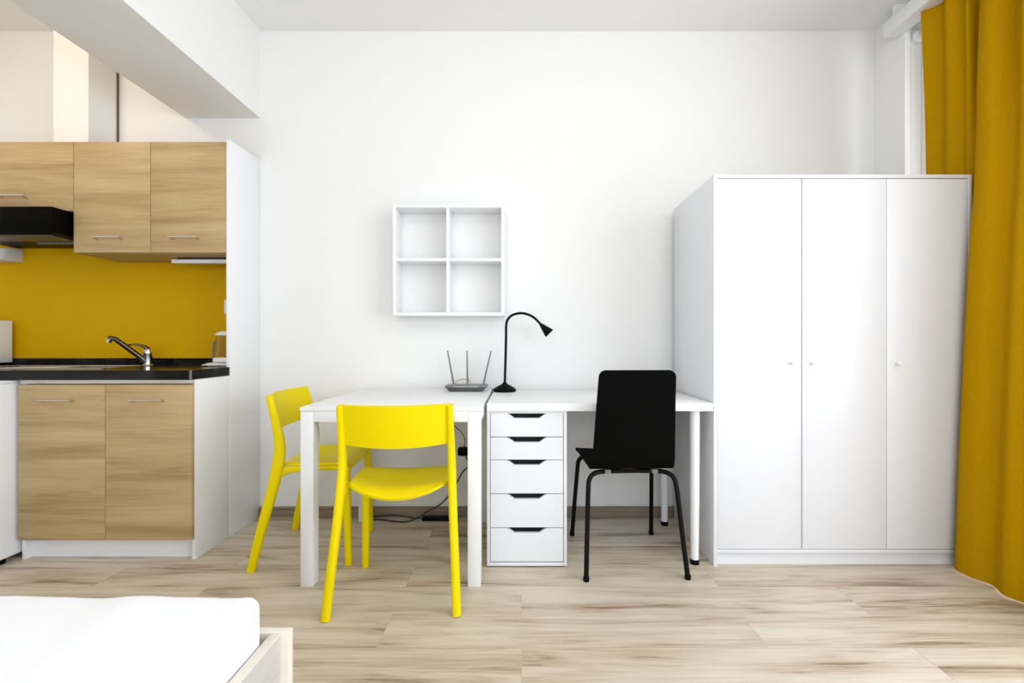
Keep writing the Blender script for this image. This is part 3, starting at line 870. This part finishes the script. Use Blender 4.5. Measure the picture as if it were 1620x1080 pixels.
for i in range(NX):
    u = -1 + 2 * i / (NX - 1)
    row = []
    for j in range(NS):
        # denser near the ends so the corners come out round
        tt = j / (NS - 1); s = LT * (0.5 - 0.5 * math.cos(PI * tt))
        R = 0.028
        e = min(s, LT - s)
        hw = half_w(s) - (R - math.sqrt(max(0, R * R - max(0, R - e) ** 2)))
        y, z = at_len(s)
        z += 0.006 * u * u * (1 if s < 0.42 * LT else 0)
        row.append((u * hw, y, z))
    gr.append(row)
obj('seat_shell', add_sheet(BM(), gr, 0.010), M['black'], t, local=True, angle=50)
BMm = M['blackm']
for s in (-1, 1):
    l = obj('leg', add_tube(BM(), [(s * 0.050, -0.110, 0.428), (s * 0.120, -0.122, 0.430), (s * 0.165, -0.138, 0.425), (s * 0.188, -0.152, 0.405), (s * 0.196, -0.165, 0.360), (s * 0.207, -0.200, 0.18), (s * 0.217, -0.234, 0.012)], 0.0105, n=14, sub=8), BMm, t, local=True)
    obj('foot', add_lathe(BM(), [(0.0125, 0.0), (0.013, 0.016), (0.011, 0.020)], (s * 0.2172, -0.2345, 0), 18), M['rubber'], l, local=True)
    l = obj('leg', add_tube(BM(), [(s * 0.050, 0.110, 0.430), (s * 0.120, 0.128, 0.432), (s * 0.165, 0.150, 0.428), (s * 0.186, 0.163, 0.405), (s * 0.191, 0.174, 0.350), (s * 0.200, 0.205, 0.18), (s * 0.208, 0.233, 0.012)], 0.0105, n=14, sub=8), BMm, t, local=True)
    obj('foot', add_lathe(BM(), [(0.0125, 0.0), (0.013, 0.016), (0.011, 0.020)], (s * 0.2082, 0.2337, 0), 18), M['rubber'], l, local=True)
    obj('seat_bracket', add_box(BM(), s * 0.105 - 0.013, s * 0.105 + 0.013, -0.150, -0.095, 0.426, 0.4435, 0.003), M['grey'], t, local=True)
obj('under_frame', add_tube(BM(), [(-0.05, -0.110, 0.428), (-0.05, 0.11, 0.430), (0.05, 0.11, 0.430), (0.05, -0.11, 0.428), (-0.05, -0.110, 0.428)], 0.0098, n=12, sub=1), BMm, t, local=True)


# ------------------------------------------------------------------ curtain, rail and blind
P_DEEP = [0, 1, -1, 1.2, -1.0, 1.4, 1.2, 0, -0.6, 1.6, -1, 1.3, -1, 1, -1, 1]
def crow(z, amp, front, base):
    ys = [2.392, 2.330, 2.268, 2.215, 2.170, 2.128, 2.098, 2.076, 2.005, 1.940, 1.860, 1.790, 1.710, 1.630, 1.550, 1.470]
    out = []
    for i, y in enumerate(ys):
        if i <= 6: x = base + amp * (0.75 if i > 4 else 0.5) * P_DEEP[i]
        else: x = front + amp * P_DEEP[i]
        if z > 1.77 and i <= 4: y -= (z - 1.77) * 0.055
        if i == 7: y = min(2.086, y + 0.008 * max(0, 1.8 - z))
        out.append((x, y))
    return z, out
rows = [crow(2.640, 0.034, 2.030, 2.022), crow(2.25, 0.028, 2.012, 2.045), crow(1.80, 0.018, 2.002, 2.066), crow(1.35, 0.016, 1.974, 2.074),
        crow(0.90, 0.016, 1.954, 2.076), crow(0.45, 0.015, 1.936, 2.076), crow(0.006, 0.012, 1.922, 2.076)]
rows[0][1][0] = (1.988, 2.345); rows[1][1][0] = (2.024, 2.366); rows[2][1][0] = (2.058, 2.392)
for r in rows[2:]:
    r[1][5] = (2.074, 2.128); r[1][6] = (2.052, 2.1015)
ctrl = [smooth_path([(a, b, z) for a, b in pts], 8) for z, pts in rows]
gr = []
for i in range(len(ctrl[0])):
    colpts = smooth_path([c[i] for c in ctrl], 8)
    gr.append([(p.x, p.y, p.z) for p in colpts])
t = thing('curtain', 'long mustard yellow curtain hanging in folds beside the wardrobe', 'curtain', (2.0, 1.95, 0))
obj('cloth', add_sheet(BM(), gr, 0.003), M['curtain'], t, angle=60)
hem = [[(p[0] - 0.0002, p[1], z_) for z_ in (2.6385, 2.649)] for p in [g[0] for g in gr]]
obj('header_tape', add_sheet(BM(), hem, 0.004), M['curtain'], t, angle=60)

t = thing('curtain_rail', 'white curtain rail above the wardrobe corner', 'curtain rail', (1.99, 1.9, 2.65))
obj('rail', add_prism(BM(), [(1.955, 2.655), (1.962, 2.650), (2.040, 2.650), (2.040, 2.728), (1.985, 2.735), (1.955, 2.722)], 'y', 1.30, 2.545, 0.002), M['whitem'], t)
for y in (1.5, 2.0, 2.50):
    obj('bracket', box(1.985, 2.030, y, y + 0.02, 2.728, ZC), M['whitem'], t)

t = thing('roller_blind', 'white roller blind with bead chain behind the curtain', 'blind', (2.10, 1.9, 2.6))
rotY = Matrix.Rotation(-PI / 2, 4, 'X')
obj('roller', add_lathe(BM(), [(0.022, 0.0), (0.022, 0.90)], (2.115, 1.575, 2.625), 24, rotY), M['whitef'], t)
bm = add_lathe(BM(), [(0.030, 0.0), (0.032, 0.004), (0.032, 0.018), (0.012, 0.021)], (2.100, 2.474, 2.622), 28, rotY)
add_box(bm, 2.075, 2.135, 2.487, 2.4995, 2.60, 2.665, 0.002)
obj('end_bracket', bm, M['whitem'], t)
ch = BM()
for x in (2.072, 2.128):
    add_tube(ch, [(x, 2.482, 2.622), (x, 2.482, 2.2), (x + (0.004 if x < 2.1 else -0.004), 2.482, 1.75)], 0.0016, n=6, sub=3)
add_tube(ch, [(2.076, 2.482, 1.75), (2.088, 2.482, 1.722), (2.112, 2.482, 1.722), (2.124, 2.482, 1.75)], 0.0016, n=6, sub=4)
obj('chain', ch, M['whitem'], t)


# ------------------------------------------------------------------ bed in the foreground
bx1 = -0.485
t = thing('bed', 'pale wooden bed frame with low end board in the foreground', 'bed', (-0.95, 0.0, 0))
obj('end_board', box(-1.43, bx1, 0.979, 1.000, 0.0, 0.402, 0.0012), M['bededge'], t)
obj('end_board', box(-1.43, bx1, -1.06, -1.039, 0.0, 0.55, 0.0012), M['bededge'], t)
for a, b in ((-0.521, -0.501), (-1.414, -1.394)):
    r = obj('side_rail', box(a, b, -1.039, 0.9788, 0.14, 0.398), M['bedwood'], t)
    obj('edge_band', box(a - 0.0003, b + 0.0003, -1.039, 0.9788, 0.398, 0.402, 0.001), M['bededge'], r)
bm = BM()
for i in range(10):
    y = -0.95 + i * 0.2
    add_box(bm, -1.394, -0.521, y, y + 0.07, 0.28, 0.298)
sl = obj('slat_base', bm, M['bedwood'], t)

# mattress: rounded box with soft waves
gx, gy, gz = 60, 120, 12
mx0, mx1, my0, my1, mz0, mz1 = -1.388, -0.525, -1.02, 0.968, 0.298, 0.497
b = bmesh.new()
bmesh.ops.create_cube(b, size=1.0)
for v in b.verts:
    v.co = Vector(((mx0 + mx1) / 2 + v.co.x * (mx1 - mx0), (my0 + my1) / 2 + v.co.y * (my1 - my0), (mz0 + mz1) / 2 + v.co.z * (mz1 - mz0)))
bmesh.ops.bevel(b, geom=list(b.edges), offset=0.030, segments=5, profile=0.5, affect='EDGES')
bmesh.ops.subdivide_edges(b, edges=[e for e in b.edges if e.calc_length() > 0.3], cuts=40, use_grid_fill=True)
for v in b.verts:
    x, y, z = v.co
    if z > 0.45:
        k = (z - 0.45) / 0.047
        v.co.z += k * (0.0026 * math.sin(x * 24 + 0.6) * (0.4 + 0.6 * min(1, max(0, (y - 0.80) / 0.12))) + 0.0010 * math.sin(x * 47 + y * 7) - 0.0015)
    if x > -0.56: v.co.x += 0.0025 * math.sin(y * 23) * math.sin(z * 30) - 0.001
o = obj('mattress', b, M['cloth'], origin=(-0.95, 0.0, 0.298), angle=60)
tag(o, 'white sheeted mattress lying on the pale bed frame', 'mattress')
